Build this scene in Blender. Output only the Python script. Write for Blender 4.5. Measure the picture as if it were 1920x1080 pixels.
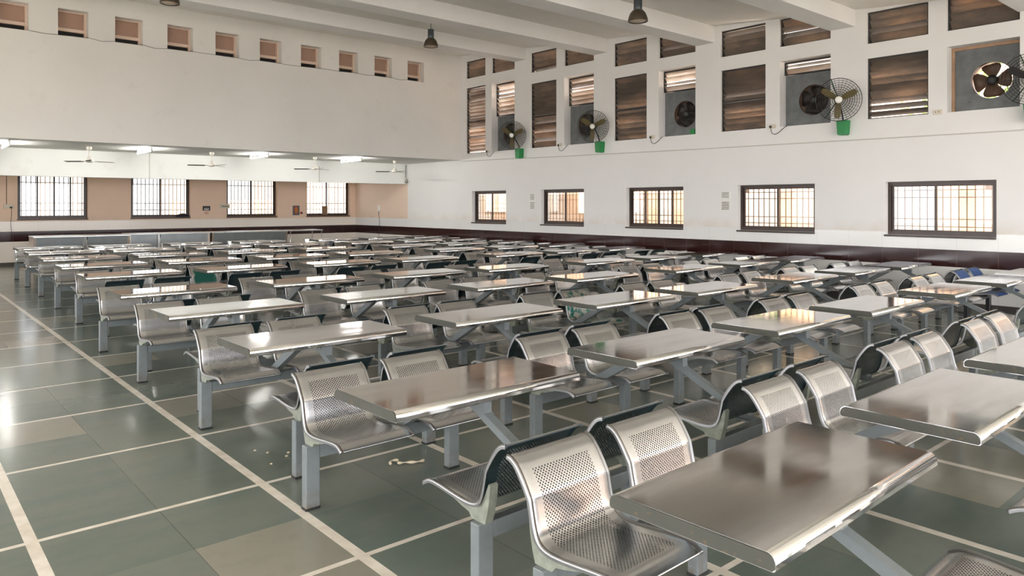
import bpy, math, random
from mathutils import Vector, Matrix
random.seed(7)
for o in list(bpy.data.objects): bpy.data.objects.remove(o)
S = bpy.context.scene
COL = S.collection
PI = math.pi
# ------------------------------------------------------------------ camera
# X runs along the far wall, Y runs down the hall towards it, Z is up (metres)
YAW = 0.7135
cd = bpy.data.cameras.new('camera'); cam = bpy.data.objects.new('camera', cd); COL.objects.link(cam)
cam.location = (0, 0, 1.72); cam.rotation_euler = (PI/2, 0, -YAW)
cd.sensor_width = 36; cd.sensor_fit = 'HORIZONTAL'; cd.lens = 1378/1920*36
cd.shift_y = -(540-383.4)/1920; cd.clip_end = 300
S.camera = cam
# ------------------------------------------------------------------ exposure
S.view_settings.view_transform = 'Standard'; S.view_settings.look = 'None'
S.view_settings.gamma = 1; S.view_settings.use_curve_mapping = False
S.view_settings.exposure = 0.48
S.cycles.use_denoising = True
S.cycles.max_bounces = 12; S.cycles.diffuse_bounces = 6; S.cycles.glossy_bounces = 5
S.cycles.transparent_max_bounces = 24; S.cycles.sample_clamp_indirect = 6
S.cycles.caustics_reflective = False; S.cycles.caustics_refractive = False
# ------------------------------------------------------------------ sky
W = bpy.data.worlds.new('world'); S.world = W; W.use_nodes = True
wn = W.node_tree.nodes; wl = W.node_tree.links
bg = wn['Background']; bg.inputs['Color'].default_value = (0.97, 0.965, 1.0, 1)
# hazy sky, brighter on the side of the sun
_tc = wn.new('ShaderNodeTexCoord'); _dp = wn.new('ShaderNodeVectorMath'); _dp.operation = 'DOT_PRODUCT'
_dp.inputs[1].default_value = Vector((-0.66, -0.62, 0.42)).normalized(); wl.new(_tc.outputs['Generated'], _dp.inputs[0])
_mr = wn.new('ShaderNodeMapRange'); _mr.inputs[1].default_value = -.55; _mr.inputs[2].default_value = .75
_mr.inputs[3].default_value = 2.0; _mr.inputs[4].default_value = 7.2; wl.new(_dp.outputs['Value'], _mr.inputs[0]); wl.new(_mr.outputs[0], bg.inputs['Strength'])
# ------------------------------------------------------------------ sun (over the roof onto the yard beyond the right wall)
sd = bpy.data.lights.new('sun', 'SUN'); sd.energy = 3.4; sd.angle = 0.01; sd.color = (1.0, 0.92, 0.83)
sun = bpy.data.objects.new('sun', sd); COL.objects.link(sun)
sun.rotation_euler = Vector((0.75, 0.30, -1.05)).to_track_quat('-Z', 'Y').to_euler()

# hall dimensions
U, V = 13.6, 24.7            # right wall, far wall
VG, VB = 18.09, 21.08        # upper far wall, drop beam
UL, VK = -3.6, -5.0          # left wall, rear wall (behind the camera)
SOF = 3.08                   # soffit height of the low bay at the far end
def roof(v): return 6.29+0.083*(v-VG)

# daylight portals in the window openings
def portal(name, loc, direction, sx, sy):
    ld = bpy.data.lights.new(name, 'AREA'); ld.shape = 'RECTANGLE'; ld.size = sx; ld.size_y = sy
    ld.cycles.is_portal = True
    o = bpy.data.objects.new(name, ld); COL.objects.link(o); o.location = loc
    o.rotation_euler = Vector(direction).to_track_quat('-Z', 'Z' if abs(direction[2]) < .9 else 'Y').to_euler()

# ------------------------------------------------------------------ materials
MATS = {}
def newmat(name):
    m = bpy.data.materials.new(name); m.use_nodes = True; MATS[name] = m
    return m, m.node_tree.nodes, m.node_tree.links, m.node_tree.nodes['Principled BSDF']
def node(n, t, **k):
    a = n.new(t)
    for kk, v in k.items(): setattr(a, kk, v)
    return a
def lk(l, a, b): l.new(a, b)
def mixcol(n, l, fac, c1, c2):
    m = node(n, 'ShaderNodeMix', data_type='RGBA')
    for i, x in ((0, fac), (6, c1), (7, c2)):
        if hasattr(x, 'links'): lk(l, x, m.inputs[i])
        elif i == 0: m.inputs[0].default_value = x
        else: m.inputs[i].default_value = (*x, 1)
    return m.outputs[2]
def math_(n, l, op, a, b=0.0, c=None):
    m = node(n, 'ShaderNodeMath', operation=op)
    for i, x in enumerate((a, b, c)):
        if x is None: continue
        if hasattr(x, 'links'): lk(l, x, m.inputs[i])
        else: m.inputs[i].default_value = x
    return m.outputs[0]
def noise(n, l, vec, scale, detail=3, rough=.55):
    t = node(n, 'ShaderNodeTexNoise'); t.inputs['Scale'].default_value = scale
    t.inputs['Detail'].default_value = detail; t.inputs['Roughness'].default_value = rough
    if vec is not None: lk(l, vec, t.inputs['Vector'])
    return t.outputs['Fac']
def ramp(n, l, fac, a, b):
    m = node(n, 'ShaderNodeMapRange'); m.inputs[1].default_value = a; m.inputs[2].default_value = b
    lk(l, fac, m.inputs[0]); return m.outputs[0]
def plain(name, col, rough=.5, metal=0.0, var=0.0, scale=8, bump=0.0, spec=.5):
    m, n, l, p = newmat(name)
    p.inputs['Base Color'].default_value = (*col, 1); p.inputs['Roughness'].default_value = rough
    p.inputs['Metallic'].default_value = metal; p.inputs['Specular IOR Level'].default_value = spec
    tc = node(n, 'ShaderNodeTexCoord')
    if var:
        f = noise(n, l, tc.outputs['Object'], scale)
        c = mixcol(n, l, ramp(n, l, f, .3, .7), tuple(x*(1-var) for x in col), tuple(min(1, x*(1+var*.6)) for x in col))
        lk(l, c, p.inputs['Base Color'])
    if bump:
        b = node(n, 'ShaderNodeBump'); b.inputs['Strength'].default_value = bump; b.inputs['Distance'].default_value = .01
        lk(l, noise(n, l, tc.outputs['Object'], scale*4), b.inputs['Height']); lk(l, b.outputs[0], p.inputs['Normal'])
    return m
def emit(name, col, s):
    m, n, l, p = newmat(name)
    p.inputs['Base Color'].default_value = (*col, 1)
    p.inputs['Emission Color'].default_value = (*col, 1); p.inputs['Emission Strength'].default_value = s
    return m

def wall_material(name, paint, tile, band, top=1.24, b0=.675, b1=.96, other=None, split=None):
    """painted wall over a glazed tile dado with a maroon band; split: colour above the tiles changes beyond this Y"""
    m, n, l, p = newmat(name)
    g = node(n, 'ShaderNodeNewGeometry'); sep = node(n, 'ShaderNodeSeparateXYZ'); lk(l, g.outputs['Position'], sep.inputs[0])
    x, y, z = sep.outputs
    big = noise(n, l, g.outputs['Position'], .45, 4); fine = noise(n, l, g.outputs['Position'], 2.6, 5)
    pc = mixcol(n, l, ramp(n, l, big, .35, .75), paint, tuple(c*.93 for c in paint))
    if other is not None:
        oc = mixcol(n, l, ramp(n, l, big, .35, .75), other, tuple(c*.9 for c in other))
        pc = mixcol(n, l, ramp(n, l, y, split-.01, split+.01), pc, oc)
    # scuffed, yellowed strip of paint just above the tiles
    low = math_(n, l, 'MULTIPLY', ramp(n, l, z, 1.50, top), ramp(n, l, fine, .30, .75))
    pc = mixcol(n, l, math_(n, l, 'MULTIPLY', low, .55), pc, (.62, .51, .38))
    # tile joints: 0.45 m wide, 0.3 m tall
    def joint(c, w, d):
        f = math_(n, l, 'FRACT', math_(n, l, 'DIVIDE', c, w)); return math_(n, l, 'LESS_THAN', f, d/w)
    j = math_(n, l, 'MAXIMUM', joint(math_(n, l, 'ADD', x, y), .6, .006), joint(z, .32, .004))
    tcx = mixcol(n, l, math_(n, l, 'MULTIPLY', j, .35), tile, (.45, .42, .38))
    bcx = mixcol(n, l, math_(n, l, 'MULTIPLY', j, .5), band, (.16, .10, .08))
    inb = math_(n, l, 'MULTIPLY', math_(n, l, 'GREATER_THAN', z, b0), math_(n, l, 'LESS_THAN', z, b1))
    tc2 = mixcol(n, l, inb, tcx, bcx)
    above = math_(n, l, 'GREATER_THAN', z, top)
    lk(l, mixcol(n, l, above, tc2, pc), p.inputs['Base Color'])
    rr = node(n, 'ShaderNodeMix'); lk(l, above, rr.inputs[0]); rr.inputs[2].default_value = .13; rr.inputs[3].default_value = .75
    lk(l, rr.outputs[0], p.inputs['Roughness'])
    b = node(n, 'ShaderNodeBump'); b.inputs['Strength'].default_value = .12; b.inputs['Distance'].default_value = .02
    lk(l, math_(n, l, 'MULTIPLY', noise(n, l, g.outputs['Position'], 3.0, 5), above), b.inputs['Height']); lk(l, b.outputs[0], p.inputs['Normal'])
    return m
PAINT = (.83, .815, .785)
wall_material('wall_right_finish', PAINT, (.80, .79, .76), (.028, .007, .006), other=(.88, .69, .54), split=VB+.02)  # peach above the tiles past the drop beam
wall_material('wall_far_finish', (.88, .66, .50), (.84, .77, .69), (.028, .007, .006))
def painted(name, paint, stain=.08):
    m, n, l, p = newmat(name)
    g = node(n, 'ShaderNodeNewGeometry')
    big = noise(n, l, g.outputs['Position'], .5, 5); f = noise(n, l, g.outputs['Position'], 2.2, 6, .65)
    c = mixcol(n, l, ramp(n, l, big, .35, .7), paint, tuple(x*(1-stain) for x in paint))
    c = mixcol(n, l, math_(n, l, 'MULTIPLY', ramp(n, l, f, .58, .8), .25), c, (.55, .48, .38))
    lk(l, c, p.inputs['Base Color']); p.inputs['Roughness'].default_value = .8
    b = node(n, 'ShaderNodeBump'); b.inputs['Strength'].default_value = .15; b.inputs['Distance'].default_value = .02
    lk(l, f, b.inputs['Height']); lk(l, b.outputs[0], p.inputs['Normal'])
    return m
painted('cream_plaster', (.82, .795, .745))
painted('ceiling_paint', (.80, .775, .72))
painted('beam_paint', (.84, .825, .79), .05)
painted('drop_beam_paint', (.84, .84, .80), .04)
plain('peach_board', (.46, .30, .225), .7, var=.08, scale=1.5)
plain('peach_paint', (.80, .62, .50), .7, var=.06, scale=2)
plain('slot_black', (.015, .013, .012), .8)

def floor_material():
    m, n, l, p = newmat('kota_stone_floor')
    g = node(n, 'ShaderNodeNewGeometry'); sep = node(n, 'ShaderNodeSeparateXYZ'); lk(l, g.outputs['Position'], sep.inputs[0])
    x, y, z = sep.outputs
    fx = math_(n, l, 'FRACT', math_(n, l, 'DIVIDE', math_(n, l, 'ADD', x, 12-.57), 1.2))
    fy = math_(n, l, 'FRACT', math_(n, l, 'DIVIDE', math_(n, l, 'ADD', y, 12.3-4.41), 1.23))
    sx = math_(n, l, 'LESS_THAN', fx, .058/1.2); sy = math_(n, l, 'LESS_THAN', fy, .036/1.23)
    strip = math_(n, l, 'MAXIMUM', sx, sy)
    # slabs: two across each bay, each with its own tint
    ix = math_(n, l, 'FLOOR', math_(n, l, 'DIVIDE', math_(n, l, 'ADD', x, 12-.60), .6))
    iy = math_(n, l, 'FLOOR', math_(n, l, 'DIVIDE', math_(n, l, 'ADD', y, 12.3-4.42), .615))
    cv = node(n, 'ShaderNodeCombineXYZ'); lk(l, ix, cv.inputs[0]); lk(l, iy, cv.inputs[1])
    wnz = node(n, 'ShaderNodeTexWhiteNoise', noise_dimensions='2D'); lk(l, cv.outputs[0], wnz.inputs['Vector'])
    fxx = math_(n, l, 'FRACT', math_(n, l, 'DIVIDE', math_(n, l, 'ADD', x, 12-.60), .6))
    seam = math_(n, l, 'LESS_THAN', fxx, .007)
    st = node(n, 'ShaderNodeMapping'); st.inputs['Scale'].default_value = (1.2, 3.5, 1); lk(l, g.outputs['Position'], st.inputs['Vector'])
    cloud = noise(n, l, st.outputs[0], 1.4, 6, .6); fine = noise(n, l, g.outputs['Position'], 9, 5)
    c = mixcol(n, l, wnz.outputs['Value'], (.112, .145, .124), (.158, .18, .148))
    c = mixcol(n, l, math_(n, l, 'MULTIPLY', ramp(n, l, cloud, .35, .75), .45), c, (.19, .19, .15))
    c = mixcol(n, l, math_(n, l, 'GREATER_THAN', wnz.outputs['Value'], .9), c, (.25, .24, .19))
    c = mixcol(n, l, math_(n, l, 'MULTIPLY', ramp(n, l, fine, .5, .8), .18), c, (.09, .10, .085))
    c = mixcol(n, l, math_(n, l, 'MULTIPLY', seam, .6), c, (.03, .03, .028))
    sc = mixcol(n, l, ramp(n, l, fine, .35, .75), (.76, .71, .61), (.58, .51, .41))
    lk(l, mixcol(n, l, strip, c, sc), p.inputs['Base Color'])
    r = node(n, 'ShaderNodeMapRange'); lk(l, cloud, r.inputs[0]); r.inputs[3].default_value = .12; r.inputs[4].default_value = .24
    lk(l, r.outputs[0], p.inputs['Roughness'])
    b = node(n, 'ShaderNodeBump'); b.inputs['Strength'].default_value = .05; b.inputs['Distance'].default_value = .02
    lk(l, noise(n, l, g.outputs['Position'], 1.6, 3), b.inputs['Height']); lk(l, b.outputs[0], p.inputs['Normal'])
    return m
floor_material()

def steel(name, col, r0, r1, holes=False, stretch=(1, 1, 1), bump=.0, metal=1.0, spots=None, patch=None):
    m, n, l, p = newmat(name)
    tc = node(n, 'ShaderNodeTexCoord'); oi = node(n, 'ShaderNodeObjectInfo')
    mp = node(n, 'ShaderNodeMapping'); mp.inputs['Scale'].default_value = stretch
    off = node(n, 'ShaderNodeVectorMath', operation='SCALE'); cx = node(n, 'ShaderNodeCombineXYZ')
    lk(l, oi.outputs['Random'], cx.inputs[0]); lk(l, oi.outputs['Random'], cx.inputs[1]); lk(l, cx.outputs[0], off.inputs[0]); off.inputs[3].default_value = 37
    ad = node(n, 'ShaderNodeVectorMath', operation='ADD'); lk(l, tc.outputs['Object'], ad.inputs[0]); lk(l, off.outputs[0], ad.inputs[1])
    lk(l, ad.outputs[0], mp.inputs['Vector'])
    f = noise(n, l, mp.outputs[0], 3.0, 5, .6)
    c = mixcol(n, l, ramp(n, l, f, .3, .7), col, tuple(x*.86 for x in col))
    if spots:
        sp = noise(n, l, ad.outputs[0], spots[0], 4, .7)
        c = mixcol(n, l, ramp(n, l, sp, spots[1], spots[1]+.12), c, spots[2])
    lk(l, c, p.inputs['Base Color']); p.inputs['Metallic'].default_value = metal
    r = node(n, 'ShaderNodeMapRange'); lk(l, f, r.inputs[0]); r.inputs[1].default_value = .3; r.inputs[2].default_value = .7
    r.inputs[3].default_value = r0; r.inputs[4].default_value = r1; lk(l, r.outputs[0], p.inputs['Roughness'])
    if bump:
        b = node(n, 'ShaderNodeBump'); b.inputs['Strength'].default_value = bump; b.inputs['Distance'].default_value = .02
        lk(l, noise(n, l, ad.outputs[0], 2.2, 2), b.inputs['Height']); lk(l, b.outputs[0], p.inputs['Normal'])
    if patch:   # a painted patch on the seat back
        uvp = node(n, 'ShaderNodeSeparateXYZ'); lk(l, tc.outputs['UV'], uvp.inputs[0])
        w = math_(n, l, 'MULTIPLY', math_(n, l, 'SUBTRACT', noise(n, l, tc.outputs['Object'], 14, 4), .5), .08)
        pm = math_(n, l, 'LESS_THAN', math_(n, l, 'ADD', math_(n, l, 'ABSOLUTE', uvp.outputs[0]), w), .17)
        pm = math_(n, l, 'MULTIPLY', pm, math_(n, l, 'GREATER_THAN', uvp.outputs[1], .45)); pm = math_(n, l, 'MULTIPLY', pm, math_(n, l, 'LESS_THAN', uvp.outputs[1], .66))
        lk(l, mixcol(n, l, pm, c, patch), p.inputs['Base Color']); lk(l, math_(n, l, 'SUBTRACT', 1.0, pm), p.inputs['Metallic'])
    if holes:
        uv = node(n, 'ShaderNodeSeparateXYZ'); lk(l, tc.outputs['UV'], uv.inputs[0]); P = .0165
        def cell(o):
            a = math_(n, l, 'SUBTRACT', math_(n, l, 'FRACT', math_(n, l, 'ADD', math_(n, l, 'DIVIDE', uv.outputs[0], P), 50+o)), .5)
            b = math_(n, l, 'SUBTRACT', math_(n, l, 'FRACT', math_(n, l, 'ADD', math_(n, l, 'DIVIDE', uv.outputs[1], P), 50+o)), .5)
            return math_(n, l, 'SQRT', math_(n, l, 'ADD', math_(n, l, 'MULTIPLY', a, a), math_(n, l, 'MULTIPLY', b, b)))
        d = math_(n, l, 'MINIMUM', cell(0), cell(.5)); h = math_(n, l, 'LESS_THAN', d, .205)
        h = math_(n, l, 'MULTIPLY', h, math_(n, l, 'LESS_THAN', math_(n, l, 'ABSOLUTE', uv.outputs[0]), .158))
        h = math_(n, l, 'MULTIPLY', h, math_(n, l, 'GREATER_THAN', uv.outputs[1], .075))
        h = math_(n, l, 'MULTIPLY', h, math_(n, l, 'LESS_THAN', uv.outputs[1], .69))
        tr = node(n, 'ShaderNodeBsdfTransparent'); mx = node(n, 'ShaderNodeMixShader')
        lk(l, h, mx.inputs[0]); lk(l, p.outputs[0], mx.inputs[1]); lk(l, tr.outputs[0], mx.inputs[2])
        lk(l, mx.outputs[0], n['Material Output'].inputs['Surface'])
    return m
steel('steel_top', (.76, .75, .74), .05, .11, stretch=(.6, 3, 1), bump=.012)
steel('steel_seat', (.70, .70, .705), .22, .28, holes=True)
steel('seat_rear_paint', (.012, .026, .030), .35, .45, holes=True, metal=0)
steel('green_seat', (.70, .70, .70), .22, .32, holes=True, patch=(.02, .17, .13))
steel('green_streaked_seat', (.66, .65, .62), .22, .32, holes=True, metal=1, spots=(11, .47, (.02, .20, .17)))
steel('blue_seat', (.025, .075, .24), .55, .65, metal=0)
steel('steel_rim', (.36, .36, .36), .34, .4)
steel('steel_panel', (.68, .70, .70), .25, .38, stretch=(1, 1, 4))
steel('table_end_paint', (.062, .063, .050), .6, .75, metal=0, spots=(11, .60, (.22, .13, .05)))
plain('white_laminate', (.82, .82, .80), .25, var=.04, scale=3)
plain('black_paint', (.012, .012, .013), .35)
def grey_paint():
    m, n, l, p = newmat('grey_frame_paint')
    tc = node(n, 'ShaderNodeTexCoord'); g = node(n, 'ShaderNodeNewGeometry'); sep = node(n, 'ShaderNodeSeparateXYZ'); lk(l, g.outputs['Position'], sep.inputs[0])
    f = noise(n, l, g.outputs['Position'], 14, 5, .7)
    low = math_(n, l, 'MULTIPLY', ramp(n, l, sep.outputs[2], .13, .0), ramp(n, l, f, .40, .62))
    c = mixcol(n, l, ramp(n, l, f, .3, .75), (.175, .198, .203), (.14, .157, .16))
    c = mixcol(n, l, math_(n, l, 'MULTIPLY', low, .8), c, (.13, .09, .055))
    lk(l, c, p.inputs['Base Color']); p.inputs['Roughness'].default_value = .38
    return m
grey_paint()
plain('bracket_paint', (.22, .235, .19), .5, var=.25, scale=20)
plain('groove_brown', (.10, .065, .045), .6)  # dark brown line in the groove inside the seat rim
plain('rubber', (.012, .012, .012), .7)
plain('brown_frame', (.045, .026, .018), .35, var=.3, scale=3)
plain('grille_iron', (.09, .055, .035), .6)
plain('dark_iron', (.02, .019, .018), .45)
plain('exhaust_sheet', (.155, .165, .165), .6, var=.28, scale=5)
plain('exhaust_shaded', (.02, .015, .012), .6)  # shaded copy of the brown blades: the dimness is in the colour
plain('peach_wood', (.42, .26, .16), .6, var=.2, scale=9)
plain('exhaust_blade', (.11, .065, .042), .5, var=.2, scale=6)
plain('fan_green', (.008, .23, .055), .38, var=.12, scale=12)
plain('fan_dark_green', (.012, .07, .030), .45)
plain('fan_blade', (.17, .13, .045), .45, var=.1)
plain('fan_cage', (.035, .03, .025), .4, metal=.6)
plain('white_plastic', (.78, .76, .70), .35)
plain('cream_plastic', (.66, .60, .47), .4)
plain('fan_white', (.70, .66, .58), .3)
plain('fan_brown', (.10, .075, .055), .4)
plain('pendant_metal', (.10, .12, .13), .35, metal=.7)
plain('pendant_shade', (.11, .085, .06), .3, metal=.6)
plain('pendant_lens', (.45, .36, .26), .25)
plain('cable_black', (.02, .02, .02), .5)
plain('conduit_white', (.62, .60, .54), .4)
plain('paper_white', (.78, .76, .69), .7)
plain('ink', (.04, .04, .04), .7)
plain('ink_red', (.50, .10, .05), .7)
plain('cardboard', (.26, .16, .09), .75, var=.1)
plain('cloth_dark', (.022, .018, .028), .85)
plain('poster_border', (.13, .12, .14), .5, var=.3, scale=60)
plain('poster_orange', (.62, .12, .025), .5, var=.15, scale=40)
plain('poster_gold', (.42, .27, .06), .5)
plain('red_plastic', (.25, .01, .01), .4)
plain('skirting_tile', (.055, .05, .045), .3)
plain('cream_rag', (.55, .47, .33), .8, var=.2, scale=20)
emit('tube_glow', (1.0, .99, .95), 150)
plain('outside_peach', (.82, .62, .48), .8, var=.12, scale=.8)
plain('outside_ground', (.74, .70, .64), .9, var=.1, scale=.6)
plain('leaf_green', (.22, .32, .06), .6, var=.4, scale=3)
plain('bark', (.10, .06, .04), .9)
def glass(name, tint, haze):
    m, n, l, p = newmat(name); n.remove(p)
    t = node(n, 'ShaderNodeBsdfTransparent'); t.inputs[0].default_value = (*tint, 1)
    g = node(n, 'ShaderNodeBsdfGlossy'); g.inputs[0].default_value = (1, 1, 1, 1); g.inputs[1].default_value = .02
    d = node(n, 'ShaderNodeBsdfTranslucent'); d.inputs[0].default_value = (*tint, 1)
    a = node(n, 'ShaderNodeMixShader'); a.inputs[0].default_value = haze; lk(l, t.outputs[0], a.inputs[1]); lk(l, d.outputs[0], a.inputs[2])
    fr = node(n, 'ShaderNodeFresnel'); fr.inputs[0].default_value = 1.45
    b = node(n, 'ShaderNodeMixShader'); lk(l, math_(n, l, 'MULTIPLY', fr.outputs[0], .8), b.inputs[0]); lk(l, a.outputs[0], b.inputs[1]); lk(l, g.outputs[0], b.inputs[2])
    lk(l, b.outputs[0], n['Material Output'].inputs['Surface']); return m
glass('clear_pane', (.96, .97, .97), .03)
glass('frosted_pane', (.93, .86, .78), .10)
def slat(name, dirt0, dirt1, thr):
    m, n, l, p = newmat(name)
    g = node(n, 'ShaderNodeNewGeometry'); mp = node(n, 'ShaderNodeMapping'); mp.inputs['Scale'].default_value = (1, .6, 1.8); lk(l, g.outputs['Position'], mp.inputs['Vector'])
    f = noise(n, l, mp.outputs[0], 1.7, 5, .62)
    c = mixcol(n, l, ramp(n, l, f, thr, thr+.28), dirt0, dirt1)
    ri = math_(n, l, 'ADD', math_(n, l, 'MULTIPLY', g.outputs['Random Per Island'], .8), .55)
    vm = node(n, 'ShaderNodeVectorMath', operation='SCALE'); lk(l, c, vm.inputs[0]); lk(l, ri, vm.inputs[3]); c = vm.outputs[0]
    vb = node(n, 'ShaderNodeVectorMath', operation='SCALE'); vb.inputs[0].default_value = (.20, .175, .15); lk(l, ri, vb.inputs[3]); lk(l, vb.outputs[0], p.inputs['Base Color']); p.inputs['Roughness'].default_value = .3
    t = node(n, 'ShaderNodeBsdfTranslucent'); lk(l, c, t.inputs[0])
    mx = node(n, 'ShaderNodeMixShader'); mx.inputs[0].default_value = .42; lk(l, p.outputs[0], mx.inputs[1]); lk(l, t.outputs[0], mx.inputs[2])
    lk(l, mx.outputs[0], n['Material Output'].inputs['Surface']); return m
slat('dirty_slat', (.20, .15, .11), (.60, .46, .34), .42)
slat('clean_slat', (.62, .48, .38), (.98, .92, .85), .35)
M = MATS

# ------------------------------------------------------------------ mesh helpers
class MB:
    def __init__(s): s.v = []; s.f = []; s.mi = []; s.uv = {}; s.sm = []
    def face(s, idx, mi=0, sm=False): s.f.append(tuple(idx)); s.mi.append(mi); s.sm.append(sm)
    def quad(s, a, b, c, d, mi=0):
        k = len(s.v); s.v += [a, b, c, d]; s.face((k, k+1, k+2, k+3), mi)
    def box(s, x0, y0, z0, x1, y1, z1, mi=0, bev=0.0, mat=None):
        if bev <= 0:
            pts = [(x0,y0,z0),(x1,y0,z0),(x1,y1,z0),(x0,y1,z0),(x0,y0,z1),(x1,y0,z1),(x1,y1,z1),(x0,y1,z1)]
            F = [(3,2,1,0),(4,5,6,7),(0,1,5,4),(1,2,6,5),(2,3,7,6),(3,0,4,7)]
        else:
            b = min(bev, (x1-x0)*.45, (y1-y0)*.45, (z1-z0)*.45); pts = []; F = []
            def layer(z, i):
                k = len(pts); a, c, d, e = x0+i, x1-i, y0+i, y1-i
                pts.extend([(a+b,d,z),(c-b,d,z),(c,d+b,z),(c,e-b,z),(c-b,e,z),(a+b,e,z),(a,e-b,z),(a,d+b,z)]); return k
            ks = [layer(z0, b*.6), layer(z0+b, 0), layer(z1-b, 0), layer(z1, b*.6)]
            F.append(tuple(range(7, -1, -1))); F.append(tuple(ks[3]+i for i in range(8)))
            for q in range(3):
                for i in range(8):
                    j = (i+1) % 8; F.append((ks[q]+i, ks[q]+j, ks[q+1]+j, ks[q+1]+i))
        k = len(s.v)
        if mat is not None: pts = [tuple(mat @ Vector(p)) for p in pts]
        s.v += pts
        for f in F: s.face([k+i for i in f], mi)
    def prism(s, poly, x0, x1, mi=0, axis='x', sm=False, cap=None):
        """poly: closed 2-D outline; extruded along axis"""
        n = len(poly); k = len(s.v)
        def P(a, b, c): return (c, a, b) if axis == 'x' else ((a, c, b) if axis == 'y' else (a, b, c))
        s.v += [P(a, b, x0) for a, b in poly]+[P(a, b, x1) for a, b in poly]
        for i in range(n):
            j = (i+1) % n; s.face((k+i, k+j, k+n+j, k+n+i), mi, sm)
        cm = mi if cap is None else cap
        s.face([k+i for i in range(n-1, -1, -1)], cm); s.face([k+n+i for i in range(n)], cm)
    def tube(s, pts, r, seg=8, mi=0, closed=False, sm=True, taper=None):
        pts = [Vector(p) for p in pts]; n = len(pts); k = len(s.v); up = None
        for i, p in enumerate(pts):
            a = pts[(i-1) % n] if (closed or i > 0) else p; b = pts[(i+1) % n] if (closed or i < n-1) else p
            t = (b-a).normalized()
            if up is None:
                up = t.orthogonal().normalized()
            up = (up-t*up.dot(t)); up = up.normalized() if up.length > 1e-6 else t.orthogonal().normalized()
            w = t.cross(up); rr = r if taper is None else taper[i]
            for q in range(seg):
                an = 2*PI*q/seg; s.v.append(tuple(p+(up*math.cos(an)+w*math.sin(an))*rr))
        for i in range(n if closed else n-1):
            j = (i+1) % n
            for q in range(seg):
                q2 = (q+1) % seg; s.face((k+i*seg+q, k+i*seg+q2, k+j*seg+q2, k+j*seg+q), mi, sm)
        if not closed:
            s.face([k+q for q in range(seg-1, -1, -1)], mi); s.face([k+(n-1)*seg+q for q in range(seg)], mi)
    def lathe(s, prof, seg=24, mi=0, mat=None, sm=True):
        k = len(s.v); n = len(prof)
        for r, z in prof:
            for q in range(seg):
                an = 2*PI*q/seg; p = Vector((r*math.cos(an), r*math.sin(an), z))
                s.v.append(tuple(mat @ p) if mat is not None else tuple(p))
        for i in range(n-1):
            for q in range(seg):
                q2 = (q+1) % seg; s.face((k+i*seg+q, k+i*seg+q2, k+(i+1)*seg+q2, k+(i+1)*seg+q), mi, sm)
        s.face([k+q for q in range(seg-1, -1, -1)], mi); s.face([k+(n-1)*seg+q for q in range(seg)], mi)
    def build(s, name, mats, parent=None, loc=None, rot=None):
        me = bpy.data.meshes.new(name); me.from_pydata(s.v, [], s.f)
        if not isinstance(mats, (list, tuple)): mats = [mats]
        for m in mats: me.materials.append(M[m])
        for p, mi, sm in zip(me.polygons, s.mi, s.sm): p.material_index = mi; p.use_smooth = sm
        if s.uv:
            ul = me.uv_layers.new(name='UVMap')
            for lp in me.loops: ul.data[lp.index].uv = s.uv.get(lp.vertex_index, (9, 9))
        me.update()
        o = bpy.data.objects.new(name, me); COL.objects.link(o)
        if parent is not None: o.parent = parent
        if loc is not None: o.location = loc
        if rot is not None: o.rotation_euler = rot
        return o
def tag(o, label=None, cat=None, group=None, kind=None):
    if label: o['label'] = label
    if cat: o['category'] = cat
    if group: o['group'] = group
    if kind: o['kind'] = kind
    return o
def empty(name, loc, rz=0, label=None, cat=None, group=None, kind=None):
    o = bpy.data.objects.new(name, None); COL.objects.link(o); o.location = loc; o.rotation_euler = (0, 0, rz); o.empty_display_size = .1
    return tag(o, label, cat, group, kind)
KIDS = {}
def copy_tree(o, parent=None):
    c = o.copy(); COL.objects.link(c)
    if parent is not None: c.parent = parent
    for ch in o.children: copy_tree(ch, c)
    return c

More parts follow.
